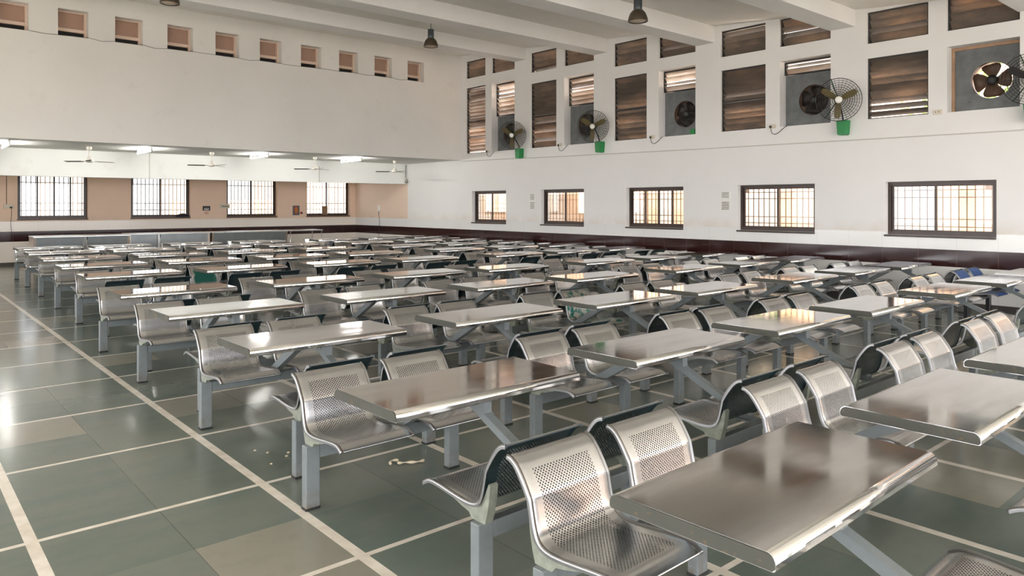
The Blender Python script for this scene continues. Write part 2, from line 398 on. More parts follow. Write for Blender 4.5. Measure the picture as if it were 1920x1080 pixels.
# ------------------------------------------------------------------ room shell
def wall_holes(name, axis, c0, c1, a0, a1, z0, ztop, holes, mat, label, extra_cuts=()):
    """wall slab between c0 (room face) and c1 (outer face); a runs along the wall; holes: (a0,a1,z0,z1)"""
    mb = MB()
    As = sorted({a0, a1, *[h[0] for h in holes], *[h[1] for h in holes], *extra_cuts})
    zt = ztop if callable(ztop) else (lambda a: ztop)
    Zs = sorted({z0, *[h[2] for h in holes], *[h[3] for h in holes]})
    def P(a, z, c): return (c, a, z) if axis == 'x' else (a, c, z)
    def inside(a, z): return any(h[0] < a < h[1] and h[2] < z < h[3] for h in holes)
    for i in range(len(As)-1):
        aa, ab = As[i], As[i+1]
        for j in range(len(Zs)):
            za = Zs[j]; zb0 = Zs[j+1] if j+1 < len(Zs) else zt(aa); zb1 = Zs[j+1] if j+1 < len(Zs) else zt(ab)
            zb0 = min(zb0, zt(aa)); zb1 = min(zb1, zt(ab))
            if zb0 <= za or zb1 <= za: continue
            if j+1 < len(Zs) and inside((aa+ab)/2, (za+zb0)/2): continue
            for c in (c0, c1): mb.quad(P(aa, za, c), P(ab, za, c), P(ab, zb1, c), P(aa, zb0, c))
        mb.quad(P(aa, zt(aa), c0), P(ab, zt(ab), c0), P(ab, zt(ab), c1), P(aa, zt(aa), c1))
    for h in holes:
        mb.quad(P(h[0], h[2], c0), P(h[1], h[2], c0), P(h[1], h[2], c1), P(h[0], h[2], c1))
        mb.quad(P(h[0], h[3], c0), P(h[0], h[3], c1), P(h[1], h[3], c1), P(h[1], h[3], c0))
        mb.quad(P(h[0], h[2], c0), P(h[0], h[2], c1), P(h[0], h[3], c1), P(h[0], h[3], c0))
        mb.quad(P(h[1], h[2], c0), P(h[1], h[3], c0), P(h[1], h[3], c1), P(h[1], h[2], c1))
    for a in (a0, a1): mb.quad(P(a, z0, c0), P(a, z0, c1), P(a, zt(a), c1), P(a, zt(a), c0))
    o = mb.build(name, mat); return tag(o, label, 'wall', kind='structure')

fl = MB(); fl.box(UL-.3, VK-.3, -.2, U+.3, V+.3, 0); tag(fl.build('floor', 'kota_stone_floor'), 'polished grey green stone floor with pale strips in a grid', 'floor', kind='structure')

# right wall: low windows, and five bays of high openings under the stepped roof
LOW = [(15.97, 17.56), (12.92, 14.52), (9.88, 11.53), (6.85, 8.52), (3.83, 5.55), (0.8, 2.5), (-2.2, -.5)]
BAYS = [  # (louver v0, v1), (fan v0, v1), low top, high bottom, high top
    ((16.91, 17.85), (15.6, 16.62), 5.25, 5.54, 6.06),
    ((13.92, 14.93), (12.58, 13.63), 5.03, 5.33, 5.87),
    ((10.91, 11.92), (9.56, 10.56), 4.79, 5.07, 5.63),
    ((7.88, 8.92), (6.54, 7.57), 4.565, 4.85, 5.40),
    ((4.84, 5.87), (3.51, 4.55), 4.365, 4.63, 5.20),
    ((1.85, 2.86), (0.5, 1.52), 4.15, 4.40, 4.90)]
holes = [(a, b, 1.19, 2.12) for a, b in LOW]
for (l0, l1), (f0, f1), zl, zb, zt in BAYS:
    holes += [(l0, l1, 3.265, zl), (l0, l1, zb, zt), (f0, f1, 3.265, zl), (f0, f1, zb, zt)]
wall_holes('wall_right', 'x', U, U+.30, VK, V+.3, 0, lambda v: (roof(min(v, VG))+.1), holes, 'wall_right_finish', 'long white right wall with a maroon tile band and two rows of windows', extra_cuts=(VG,))
FARW = [(3.01, 4.76), (5.92, 7.67), (8.83, 10.57), (11.66, 13.38)]
wall_holes('wall_far', 'y', V, V+.3, UL, U, 0, SOF+.05, [(a, b, 1.31, 2.80) for a, b in FARW+[(0.1, 1.85), (-2.8, -1.05)]], 'wall_far_finish', 'peach far wall with a maroon tile band behind the serving counters')
NICHE = [(1.80+1.09*i, 1.80+1.09*i+.575) for i in range(-3, 10)]
NICHE = [(1.83+1.092*i-.02*(i == 0), 1.83+1.092*i+.57) for i in range(-3, 10)]
wall_holes('wall_upper', 'y', VG, VG+.34, UL, U, SOF, lambda a: roof(VG)+.05, [(a, b, 5.325, 5.895) for a, b in NICHE], 'cream_plaster', 'blank cream upper wall over the low far bay with a row of small openings')
# left and rear walls are behind / beside the camera: wide window openings that let daylight in
LEFTW = [(VK+.6+3.6*i, VK+.6+3.6*i+3.1) for i in range(6)]
wall_holes('wall_left', 'x', UL, UL-.3, VK, V+.3, 0, lambda v: roof(min(v, VG))+.1, [(a, b, .35, 3.5) for a, b in LEFTW], 'cream_plaster', 'cream left wall with wide window openings', extra_cuts=(VG,))
REARW = [(UL+.3+3.4*i, UL+.3+3.4*i+3.1) for i in range(5)]
wall_holes('wall_rear', 'y', VK, VK-.3, UL, U, 0, roof(VK)+.1, [(a, b, .3, 4.0) for a, b in REARW], 'cream_plaster', 'cream rear wall with wide window openings')
c = MB()
for (va, vb) in ((VK-.3, VG+.35),):
    k = len(c.v)
    for dz in (0, .18):
        c.v += [(UL-.3, va, roof(va)+dz), (U+.5, va, roof(va)+dz), (U+.5, vb, roof(vb)+dz), (UL-.3, vb, roof(vb)+dz)]
    for f in ((0,1,2,3), (7,6,5,4), (0,4,5,1), (1,5,6,2), (2,6,7,3), (3,7,4,0)): c.face([k+i for i in f])
tag(c.build('ceiling', 'ceiling_paint'), 'sloping cream ceiling between deep white beams', 'ceiling', kind='structure')
c = MB(); c.box(UL-.3, VG+.002, SOF, U+.3, V+.3, SOF+.12); tag(c.build('ceiling_low', 'cream_plaster'), 'low white soffit over the far end of the hall', 'ceiling', kind='structure')
c = MB(); c.box(UL, VB, 2.41, U, VB+.3, SOF); tag(c.build('drop_beam', 'drop_beam_paint'), 'wide white drop beam hanging below the low soffit', 'beam', kind='structure')
c = MB(); c.box(UL-.6, V+.28, SOF+.1, U+.4, V+1.6, SOF+.2); tag(c.build('trim_1', 'cream_plaster'), 'thin sunshade slab above the far windows', 'sunshade', kind='structure')
c = MB(); c.box(UL-2.2, VK, 3.55, UL-.3, V, 3.65); tag(c.build('sun_block_left', 'cream_plaster'), 'added unseen slab that keeps the sun out of the left windows', 'sunshade', kind='structure')  # added out of view to stop sun entering the left openings
for i, (v, zb) in enumerate(((15.11, 5.73), (12.12, 5.46), (9.07, 5.19), (6.08, 4.99), (3.06, 4.75), (.05, 4.5))):
    c = MB(); vb = v+.47; k = len(c.v)
    c.prism([(v, zb), (vb, zb), (vb, roof(vb)+.02), (v, roof(v)+.02)], UL, U, axis='x')
    tag(c.build('ceiling_beam', 'beam_paint'), ['white ceiling beam nearest the upper far wall', 'second white ceiling beam from the far wall', 'third white ceiling beam from the far wall', 'fourth white ceiling beam from the far wall', 'white ceiling beam across the top right corner', 'white ceiling beam overhead of the camera'][i], 'beam', 'deep white ceiling beams', 'structure')
c = MB(); c.box(UL, V-.015, 0, U, V, .10); tag(c.build('baseboard_far', 'skirting_tile'), 'dark tile skirting along the far wall', 'skirting', kind='structure')
c = MB(); c.box(U-.012, VK, 0, U, V-.015, .10); tag(c.build('baseboard_right', 'skirting_tile'), 'dark tile skirting along the right wall', 'skirting', kind='structure')
# niches in the upper wall: peach board at the back, sill rail and a dark slot under it
for i, (a, b) in enumerate(NICHE):
    if b < 1: continue
    r = empty('window_niche', (a, VG, 5.325), 0, 'small peach opening high on the upper wall, %s from the left' % ['first','second','third','fourth','fifth','sixth','seventh','eighth','ninth','tenth'][i-3], 'window', 'small openings in the upper wall', 'structure')
    w = b-a
    q = MB(); q.box(0, .30, 0, w, .335, .57); q.build('back_board', 'peach_board', r)
    q = MB(); q.box(0.002, .22, .135, w-.002, .30, .205, bev=.006); q.build('sill_rail', 'peach_paint', r)
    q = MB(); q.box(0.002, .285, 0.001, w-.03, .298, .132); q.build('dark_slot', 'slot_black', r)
    q = MB(); q.box(w-.045, .20, .001, w-.002, .299, .568); q.box(.002, .22, .545, w-.046, .299, .568); q.build('peach_lining', 'peach_paint', r)

# portals
portal('portal_rear', ((UL+U)/2, VK-.2, 2.15), (0, 1, 0), U-UL, 3.7)
portal('portal_left', (UL-.2, (VK+VG)/2-1, 1.93), (1, 0, 0), 21.5, 3.15)
portal('portal_far', ((UL+U)/2, V+.35, 2.05), (0, -1, 0), U-UL, 1.5)
portal('portal_right', (U+.4, 8.3, 1.66), (-1, 0, 0), 19.5, .95)

# ------------------------------------------------------------------ windows
WIN = [0]
def win_empty(loc, rz, label):
    WIN[0] += 1
    return empty('window_%d' % WIN[0], loc, rz, label, 'window', kind='structure')
# local frame of a window: x along the wall, y outwards (0 = room face), z up
def sliding_window(r, w, h, panes, depth=.12, split=.5, frost=True, bar=.0085):
    t = .05
    f = MB(); f.box(0, depth, 0, t, depth+.07, h); f.box(w-t, depth, 0, w, depth+.07, h)
    f.box(t, depth, h-t, w-t, depth+.07, h); f.box(t, depth, 0, w-t, depth+.07, t); f.build('window_frame', 'brown_frame', r)
    f = MB(); f.box(-.015, -.03, -.035, w+.0, depth+.02, -.002, bev=.006); f.build('sill', 'brown_frame', r)
    xs = [t+(w-2*t)*q for q in ([0, split, 1] if panes == 2 else [0, .27, .52, .77, 1])]
    for i in range(len(xs)-1):
        s = MB(); y = depth+(.012 if i % 2 else .038); x0, x1 = xs[i]-(.02 if i else 0), xs[i+1]+(.02 if i < len(xs)-2 else 0)
        b = .038
        s.box(x0, y, t, x0+b, y+.022, h-t); s.box(x1-b, y, t, x1, y+.022, h-t); s.box(x0+b, y, t, x1-b, y+.022, t+b); s.box(x0+b, y, h-t-b, x1-b, y+.022, h-t)
        so = s.build('sash', 'brown_frame', r)
        g = MB(); g.box(x0+b, y+.009, t+b, x1-b, y+.013, h-t-b); g.build('pane', 'frosted_pane' if (frost and i % 2 == 1) else 'clear_pane', so)
    g = MB(); n = int(w/.115)
    for i in range(1, n): g.box(w*i/n-bar, depth+.10, 0, w*i/n+bar, depth+.114, h)
    for zz in (.16, .30, .70, .84): g.box(0, depth+.114, h*zz-bar, w, depth+.122, h*zz+bar)
    g.build('grille', 'grille_iron', r)
ORD = ['first', 'second', 'third', 'fourth', 'fifth', 'sixth']
names_r = ['smallest barred sliding window on the right wall, nearest the far corner', 'barred two-pane window second from the far corner on the right wall', 'barred four-pane window in the middle of the right wall', 'barred two-pane window just right of the two paper notices', 'largest barred two-pane window at the right edge of the photo', 'barred window on the right wall beside the camera', 'barred window on the right wall behind the camera']
for i, (a, b) in enumerate(LOW):
    r = win_empty((U, b, 1.19), -PI/2, names_r[i])
    sliding_window(r, b-a, .93, 4 if i == 2 else 2, split=.45 if i == 4 else .5)
names_f = ['leftmost white barred window on the far wall', 'second white barred window on the far wall, dark cloth on its sill', 'third white barred window on the far wall', 'fourth white barred window on the far wall, cardboard behind its pane']
for i, (a, b) in enumerate(FARW):
    r = win_empty((a, V, 1.31), 0, names_f[i])
    sliding_window(r, b-a, 1.49, 4 if i == 0 else 2, split=.5, depth=.14, frost=(i < 3), bar=.012)
# louvered openings
def louver(r, w, z0, z1, depth, mat, pitch=.118, mid=None):
    f = MB(); t = .03
    f.box(0, depth-.02, z0, t, depth+.06, z1); f.box(w-t, depth-.02, z0, w, depth+.06, z1)
    f.box(t, depth-.02, z1-t, w-t, depth+.06, z1); f.box(t, depth-.02, z0, w-t, depth+.06, z0+t*.7)
    if mid: f.box(t, depth-.025, mid-.015, w-t, depth+.06, mid+.015)
    f.build('louver_frame', 'dark_iron', r)
    s = MB(); n = max(2, round((z1-z0-2*t)/pitch)); p = (z1-z0-2*t)/n
    for i in range(n):
        zc = z0+t+(i+.5)*p; tilt = (.55 if mat == 'dirty_slat' or z1-z0 > 1.2 else .80)+random.uniform(-.05, .05)
        if random.random() < (.12 if mat == 'dirty_slat' else .35): tilt += random.uniform(.44, .54)
        hh = p*.68; dy = math.sin(tilt)*hh; dz = math.cos(tilt)*hh
        y0 = depth+.02
        # blades slope down towards the outside
        a = (t, y0+dy, zc-dz); b = (w-t, y0+dy, zc-dz+random.uniform(-.004, .004)); c2 = (w-t, y0-dy, zc+dz); d = (t, y0-dy, zc+dz)
        k = len(s.v); th = .005
        s.v += [a, b, c2, d]+[(x, y+th, z) for x, y, z in (a, b, c2, d)]
        for fc in ((0,1,2,3), (7,6,5,4), (0,4,5,1), (1,5,6,2), (2,6,7,3), (3,7,4,0)): s.face([k+q for q in fc])
    s.build('louver_slats', mat, r)
bayname = ['the bay nearest the far corner', 'the second bay from the far corner', 'the middle bay', 'the fourth bay from the far corner', 'the bay at the right edge', 'the bay beside the camera']
def exhaust(r_v1, w, z1, i):
    """sheet metal panel with a round hole and a four-bladed exhaust fan, in the recess of the right wall"""
    t = empty('exhaust_fan', (U+.24, r_v1, 3.265), -PI/2, 'dark exhaust fan in a grey sheet panel, in '+bayname[i] if i != 4 else 'exhaust fan with four brown blades against daylight, at the right edge', 'exhaust fan', 'exhaust fans in the high openings')
    h = 1.03 if z1-3.265 > 1.15 else z1-3.27; cx, cz, R = w*.56, .50, .30; N = 40
    p = MB()
    ring = [(cx+R*math.cos(2*PI*q/N), cz+R*math.sin(2*PI*q/N)) for q in range(N)]
    def edge(an):
        ca, sa = math.cos(an), math.sin(an); k = min(((w-cx) if ca > 0 else cx)/max(abs(ca), 1e-6), ((h-cz) if sa > 0 else cz)/max(abs(sa), 1e-6))
        return (cx+ca*k, cz+sa*k)
    angs = sorted([2*PI*q/N for q in range(N)]+[math.atan2(z-cz, x-cx) % (2*PI) for x, z in ((0, 0), (w, 0), (w, h), (0, h))])
    m = len(angs)
    for y in (0, .012):
        k = len(p.v)
        for an in angs:
            ex, ez = edge(an); p.v.append((ex, y, ez)); p.v.append((cx+R*math.cos(an), y, cz+R*math.sin(an)))
        for q in range(m):
            j = (q+1) % m; p.face((k+2*q, k+2*j, k+2*j+1, k+2*q+1))
    for dx, dz in ((-.33, .33), (-.33, -.33), (.3, .33), (.3, -.33)):
        p.box(cx+dx-.012, -.012, cz+dz-.012, cx+dx+.012, 0, cz+dz+.012)
    p.build('mounting_panel', 'exhaust_sheet', t)
    mt = Matrix.Translation((cx, 0, cz)) @ Matrix.Rotation(-PI/2, 4, 'X')
    q = MB(); q.tube([(cx+R*math.cos(2*PI*k/N), .05, cz+R*math.sin(2*PI*k/N)) for k in range(N)], .006, 6, closed=True)
    for k in range(N):
        k2 = (k+1) % N; a1, a2 = 2*PI*k/N, 2*PI*k2/N
        q.quad((cx+R*math.cos(a1), .0, cz+R*math.sin(a1)), (cx+R*math.cos(a2), .0, cz+R*math.sin(a2)), (cx+R*math.cos(a2), .16, cz+R*math.sin(a2)), (cx+R*math.cos(a1), .16, cz+R*math.sin(a1)))
    q.build('ring', 'exhaust_blade', t)
    q = MB(); q.lathe([(.03, -.02), (.075, -.01), (.085, .03), (.085, .13), (.05, .15)], 20, mat=mt); q.build('motor_hub', 'dark_iron', t)
    for k in range(4):
        b = MB(); a0 = 2*PI*k/4+.35+i*.3; pts = []
        for rr, da, ww in ((.06, 0, .06), (.13, .05, .11), (.20, .10, .15), (.26, .13, .15), (.285, .13, .09)):
            pts.append((rr, a0+da, ww))
        kk = len(b.v)
        for rr, an, ww in pts:
            for sgn in (-1, 1):
                x = rr*math.cos(an)-sgn*ww*math.sin(an); z = rr*math.sin(an)+sgn*ww*math.cos(an)
                rad = math.hypot(x, z)
                if rad > .288: x *= .288/rad; z *= .288/rad
                for off in (0, .006): b.v.append((cx+x, .06+sgn*.03+off, cz+z))
        for s_ in range(len(pts)-1):
            i0, i1 = kk+4*s_, kk+4*s_+4
            b.face((i0, i0+2, i1+2, i1), 0, True); b.face((i0+1, i1+1, i1+3, i0+3), 0, True); b.face((i0, i1, i1+1, i0+1)); b.face((i0+2, i0+3, i1+3, i1+2))
        b.build('blade', 'exhaust_blade' if i >= 4 else 'exhaust_shaded', t)  # brown where backlit, shade-dark colour in the other bays
    if i == 4:
        s = MB(); s.box(.0, -.03, 0, .05, -.001, h); s.box(.05, -.03, h-.05, w, -.001, h); s.build('wood_edging', 'peach_wood', t)
    if i != 4:   # closed rain shutter flaps behind the fan, shade put into their near-black colour
        s = MB(); s.box(.02, .30, .02, w-.02, .31, h)
        for zz in (.2, .4, .6, .8): s.box(.03, .29, zz, w-.03, .30, zz+.012)
        s.build('rain_shutter', 'exhaust_shaded', t)
for i, ((l0, l1), (f0, f1), zl, zb, zt) in enumerate(BAYS):
    bn = bayname[i]
    r = win_empty((U, l1, 0), -PI/2, 'tall dusty louver window left of the fan recess in '+bn)
    louver(r, l1-l0, 3.265, zl, .07, 'dirty_slat' if i else 'clean_slat', mid=(3.265+(zl-3.265)*.48) if i < 4 else None, pitch=.118 if i else .10)
    r = win_empty((U, l1, 0), -PI/2, 'short upper louver window over the tall louvers in '+bn)
    louver(r, l1-l0, zb, zt, .07, 'dirty_slat')
    r = win_empty((U, f1, 0), -PI/2, 'short upper louver window over the fan recess in '+bn)
    louver(r, f1-f0, zb, zt, .07, 'dirty_slat')
    if zl-4.30 > .1:
        r = win_empty((U, f1, 0), -PI/2, 'bright louver window over the exhaust fan in '+bn)
        louver(r, f1-f0, 4.30, zl-.01, .21, 'clean_slat')
    exhaust(f1, f1-f0, zl, i)

# ------------------------------------------------------------------ dining sets
def catmull(P, n):
    out = []
    P = [2*Vector(P[0])-Vector(P[1])]+[Vector(p) for p in P]+[2*Vector(P[-1])-Vector(P[-2])]
    for i in range(1, len(P)-2):
        for k in range(n):
            t = k/n; a, b, c, d = P[i-1], P[i], P[i+1], P[i+2]
            out.append(.5*((2*b)+(c-a)*t+(2*a-5*b+4*c-d)*t*t+(3*b-a-3*c+d)*t**3))
    out.append(P[-2]); return out
# seat profile (y forward is negative, origin at the leg centre line)
PROF = [(-.405, .422), (-.385, .434), (-.345, .449), (-.27, .447), (-.17, .437), (-.08, .431), (-.02, .437), (.016, .460), (.034, .500), (.045, .545), (.053, .580), (.057, .598), (.068, .618), (.088, .650), (.112, .684), (.136, .712), (.162, .730), (.187, .736)]
SW = .462
def seat_mesh(front, rear, name='seat'):
    mb = MB(); C = catmull(PROF, 3); n = len(C); h = SW/2
    xs = [(-h, -.004), (-h+.003, .005), (-h+.010, .0055), (-h+.014, -.001), (-h+.0185, .001), (-h+.045, 0), (0, 0)]
    xs = xs+[(-x, o) for x, o in reversed(xs[:-1])]
    nrm = []; s = [0]
    for i in range(n):
        t = (C[min(i+1, n-1)]-C[max(i-1, 0)]).normalized(); nrm.append(Vector((-t.y, t.x)))
        if i: s.append(s[-1]+(C[i]-C[i-1]).length)
    m = len(xs); th = .006
    for side in (0, 1):
        for i in range(n):
            for x, o in xs:
                oo = (o if side == 0 else min(o, 0)*.5-th-(.006 if abs(x) > h-.012 else 0))
                p = C[i]+nrm[i]*oo; mb.uv[len(mb.v)] = (x, s[i]); mb.v.append((x, p.x, p.y))
    B = n*m
    for i in range(n-1):
        for j in range(m-1):
            a = i*m+j
            rim = 2 if (j < 3 or j >= m-4) else (3 if j in (3, m-5) else 0)
            mb.face((a, a+1, a+m+1, a+m), rim, True); mb.face((B+a, B+a+m, B+a+m+1, B+a+1), 1, True)
        for j, fl_ in ((0, 0), (m-1, 1)):
            a = i*m+j; q = (a, a+m, B+a+m, B+a); mb.face(q if not fl_ else q[::-1], 2)
    for i in (0, n-1):
        for j in range(m-1):
            a = i*m+j; q = (a, B+a, B+a+1, a+1); mb.face(q if i == 0 else q[::-1], 2 if i == 0 else 1)
    return mb, [front, rear, 'steel_rim', 'groove_brown']
def side_x(): return (-.325+.0, .14+.0)
XO = -.0925                      # the benches sit a little to the left of the table's middle
def top_profile(grow=0.0):
    pts = []; hw, z1, z0, r = .30+grow, .75+grow, .698-grow, .030
    for s_ in (1, -1):
        arc = [(hw-r+r*math.sin(a), z1-r+r*math.cos(a)) for a in [PI/2*k/8 for k in range(9)]]
        side = arc+[(hw, z0+.006), (hw-.006, z0)]
        pts += [(s_*y, z) for y, z in (side if s_ == 1 else reversed(side))]
    return pts
def make_set(top, endcap, frame, bracket, seats, rear_mat='seat_rear_paint', XO=XO):
    root = empty('dining_set', (0, 0, 0))
    t = MB(); t.prism(top_profile(), -.622, .622, axis='x', sm=False)
    for i, f in enumerate(t.f):
        if len(f) == 4:
            dz = abs(t.v[f[0]][2]-t.v[f[1]][2]); dy = abs(t.v[f[0]][1]-t.v[f[1]][1]); t.sm[i] = dz > 1e-4 and dy > 1e-4 and dy < .02
    to = t.build('tabletop', top, root)
    me = to.data
    for x0, x1 in ((-.626, -.6215), (.6215, .626)):
        e = MB(); e.prism(top_profile(-.003), x0, x1, axis='x'); e.build('end_cap', endcap, to)
    for sg in (1, -1):
        rot = (0, 0, 0) if sg == 1 else (0, 0, PI)
        X = XO if sg == 1 else 0.0                                              # local x of the bench centre in the turned frame
        dY = -.045 if sg == 1 else .085                          # the near bench stands a little further out
        # diagonal support arm from the bench beam up under the tabletop, with a short upright
        a = MB(); hw = .027
        a.prism([(.63+dY, .362), (.575+dY, .362), (-.005, .672), (-.005, .703), (.055, .703), (.15, .650), (.15, .703), (.215, .703), (.215, .613), (.635+dY, .388)], X-hw, X+hw, axis='x')
        a.box(X-.06, .555+dY, .356, X+.06, .655+dY, .366)
        a.build('support_arm', frame, root, rot=rot)
        b = MB(); b.box(X-.452, .665+dY, .285, X+.452, .715+dY, .358, bev=.004); b.build('bench_beam', frame, root, rot=rot)
        for lx in (-.495, .495):
            l_ = MB(); l_.box(X+lx-.042, .662+dY, .012, X+lx+.042, .718+dY, .362, bev=.004); lo = l_.build('leg', frame, root, rot=rot)
            r_ = MB(); r_.box(X+lx-.045, .659+dY, 0, X+lx+.045, .721+dY, .013, bev=.003); r_.build('foot_cap', 'rubber', lo)
            k = MB(); Y = .69+dY
            k.prism([(Y-.05, .362), (Y+.04, .362), (Y+.055, .41), (Y+.068, .47), (Y+.075, .535), (Y+.064, .54), (Y+.046, .50), (Y+.026, .462), (Y-.012, .434), (Y-.08, .425), (Y-.19, .432), (Y-.20, .418), (Y-.12, .395), (Y-.07, .385)], X+lx-(.012 if lx > 0 else .0)-.006*0-.016, X+lx+.016, axis='x')
            k.build('seat_bracket', bracket, root, rot=rot)
        for sx in (-.296, .296):
            key = (seats[(sg, sx*sg > 0)] if isinstance(seats, dict) else seats)
            mb, ms = seat_mesh(key, rear_mat)
            kk = ('seat', key, rear_mat)
            if kk not in KIDS: KIDS[kk] = mb.build('seat', ms, root).data; so = [o for o in root.children if o.name.startswith('seat') and o.data == KIDS[kk]][-1]
            else:
                so = bpy.data.objects.new('seat', KIDS[kk]); COL.objects.link(so); so.parent = root
            if sg == 1: so.location = (X+sx, .69+dY, 0)
            else: so.location = (-(X+sx), -.69-dY, 0); so.rotation_euler = (0, 0, PI)
            if key == 'green_seat': so['label'] = 'seat with a dark green painted back'
            if key == 'green_streaked_seat': so['label'] = 'seat streaked with green paint'
    return root
VROW = [1.36, 3.25, 5.17, 7.08, 8.97, 11.48, 13.48, 15.5, 17.6, 19.6]
UCOL = [(2.51, .028), (4.18, .016), (5.835, .015), (7.42, .018), (9.40, .025), (11.06, .013), (12.58, .010)]
FIX = {(0, 0): (2.50, 1.37), (0, 1): (2.455, 3.25), (0, 2): (2.51, 5.17), (0, 3): (2.545, 7.08), (0, 4): (2.60, 8.97)}
def set_pos(cidx, r):
    if (cidx, r) in FIX: return FIX[(cidx, r)]
    b, k = UCOL[cidx]; v0 = VROW[r]; u = b+k*(v0-3.2); v = v0*(1-.0047*max(0, u-3.5)); return u, v
proto = make_set('steel_top', 'table_end_paint', 'grey_frame_paint', 'bracket_paint', 'steel_seat')
proto_far = make_set('steel_top', 'table_end_paint', 'grey_frame_paint', 'bracket_paint', 'steel_seat', XO=-.015)
far_used = []
special = {
    (1, 5): make_set('steel_top', 'table_end_paint', 'grey_frame_paint', 'bracket_paint', {(1, False): 'green_seat', (1, True): 'steel_seat', (-1, False): 'steel_seat', (-1, True): 'steel_seat'}, XO=-.015),
    (2, 2): make_set('steel_top', 'table_end_paint', 'grey_frame_paint', 'bracket_paint', {(1, True): 'green_streaked_seat', (1, False): 'steel_seat', (-1, False): 'steel_seat', (-1, True): 'steel_seat'}),
    (6, 1): make_set('white_laminate', 'white_laminate', 'black_paint', 'black_paint', 'blue_seat'),
}
colname = ['leftmost column', 'second column from the left aisle', 'third column from the left aisle', 'middle column', 'third column from the right wall', 'second column from the right wall', 'column beside the right wall']
nth = ['nearest the camera', 'second from the front', 'third from the front', 'fourth from the front', 'fifth from the front', 'sixth from the front', 'seventh from the front', 'eighth from the front', 'ninth from the front', 'tenth from the front']
first = True
for ci in range(7):
    rows = [r for r in range(10) if not (r == 0 and ci >= 4)]
    for q, r in enumerate(rows):
        u, v = set_pos(ci, r)
        if (ci, r) in special: o = special[(ci, r)]
        elif r >= 5:
            o = copy_tree(proto_far) if far_used else proto_far; far_used.append(1)
        elif first: o = proto; first = False
        else: o = copy_tree(proto)
        o.location = (u, v, 0); o.rotation_euler = (0, 0, .012+random.uniform(-.004, .004))
        where = ('at the far end' if q == len(rows)-1 else nth[q])
        lab = 'four-seat steel dining set, %s, %s' % (where, colname[ci])
        if (ci, r) == (1, 5): lab = 'steel dining set with one green painted seat back, second column from the left aisle'
        if (ci, r) == (2, 2): lab = 'steel dining set with one seat streaked in green paint, third column'
        if (ci, r) == (6, 1): lab = 'dining set with white top, black frame and blue seats by the right wall'
        tag(o, lab, 'dining set', 'four-seat dining sets in rows')

# ------------------------------------------------------------------ serving counters at the far end
def counter(u0, u1, v0, v1, z, splay, label, splits):
    r = empty('serving_counter', (u0, v0, 0), 0, label, 'counter', 'steel serving counters')
    w = u1-u0; d = v1-v0
    b = MB(); b.box(0, 0, z-.035, w, d, z, bev=.008); b.build('counter_top', 'steel_panel', r)
    b = MB(); n = len(splits)-1
    for i in range(n):
        b = MB(); a, e = splits[i]*w, splits[i+1]*w; k = splay
        b.prism([(.06, z-.036), (.06+k, .12), (.07+k, .12), (.075, z-.036)], a+.05, e-.05, axis='x')
        b.build('front_panel', 'counter_front', r)
    for i in range(n+1):
        b = MB(); x = splits[i]*w; x0 = min(max(0.01, x-.03), w-.07)
        b.prism([(.045, z-.036), (d-.02, z-.036), (d-.02, 0), (.05+splay, 0)], x0, x0+.06, axis='x'); b.build('side_panel', 'steel_panel' if 0 < i < n else 'peach_reflection_steel', r)
    b = MB(); b.box(.06, .12+splay, .10, w-.06, d-.03, .13); b.build('bottom_shelf', 'steel_panel', r)
steel('counter_front', (.33, .35, .36), .38, .48, stretch=(1.5, 1, 1))
steel('peach_reflection_steel', (.66, .56, .48), .25, .4)  # peach reflection put into the steel colour of the end panels
counter(3.02, 5.28, 22.05, 22.85, .90, .10, 'steel serving counter with sloping front, leftmost by the far wall', (0, .52, 1))
counter(5.32, 7.55, 22.45, 23.25, .90, .02, 'steel serving counter with flat upright front, second from the left', (0, .36, 1))
counter(7.60, 9.98, 22.45, 23.25, .895, .10, 'wide steel serving counter with overhanging top, right of the flat one', (0, 1))
r = empty('steel_table', (10.05, 22.5, 0), 0, 'narrow steel side table on thin legs beside the serving counters', 'table')
b = MB(); b.box(0, 0, .86, 1.15, .75, .89, bev=.006); b.build('tabletop', 'steel_panel', r)
for x, y in ((.04, .04), (1.11, .04), (.04, .71), (1.11, .71)):
    b = MB(); b.tube([(x, y, 0), (x, y, .86)], .014, 8); b.build('leg', 'steel_panel', r)
b = MB(); b.tube([(.04, .04, .2), (1.11, .04, .2)], .01, 6); b.tube([(.04, .71, .2), (1.11, .71, .2)], .01, 6); b.build('rail', 'steel_panel', r)

# ------------------------------------------------------------------ ceiling fans, tubes, pendants
def ceiling_fan(u, ang, label):
    r = empty('ceiling_fan', (u, 19.6, SOF), 0, label, 'ceiling fan', 'ceiling fans under the low soffit')
    b = MB(); b.lathe([(.02, -.09), (.05, -.075), (.06, -.02), (.055, 0)], 20); b.build('canopy', 'fan_white', r)
    b = MB(); b.tube([(0, 0, -.08), (0, 0, -.27)], .012, 10); b.build('down_rod', 'fan_white', r)
    b = MB(); b.lathe([(.03, -.375), (.085, -.365), (.105, -.335), (.085, -.30), (.045, -.275), (.03, -.23), (.02, -.225)], 24); b.build('motor', 'fan_white', r)
    for k in range(3):
        b = MB(); Mx = Matrix.Rotation(ang+2*PI*k/3, 4, 'Z') @ Matrix.Translation((0, 0, -.345)) @ Matrix.Rotation(.16, 4, 'X')
        b.box(.09, -.02, -.002, .20, .02, .003, mat=Mx); b.box(.17, -.062, -.003, .58, .062, .003, bev=.002, mat=Mx)
        b.build('blade', 'fan_brown', r)
for u, a, lb in ((3.80, .3, 'leftmost ceiling fan under the low soffit'), (6.62, .75, 'second ceiling fan from the left under the soffit'), (9.50, .4, 'third ceiling fan from the left under the soffit'), (12.16, .5, 'ceiling fan nearest the right wall under the soffit')): ceiling_fan(u, a, lb)
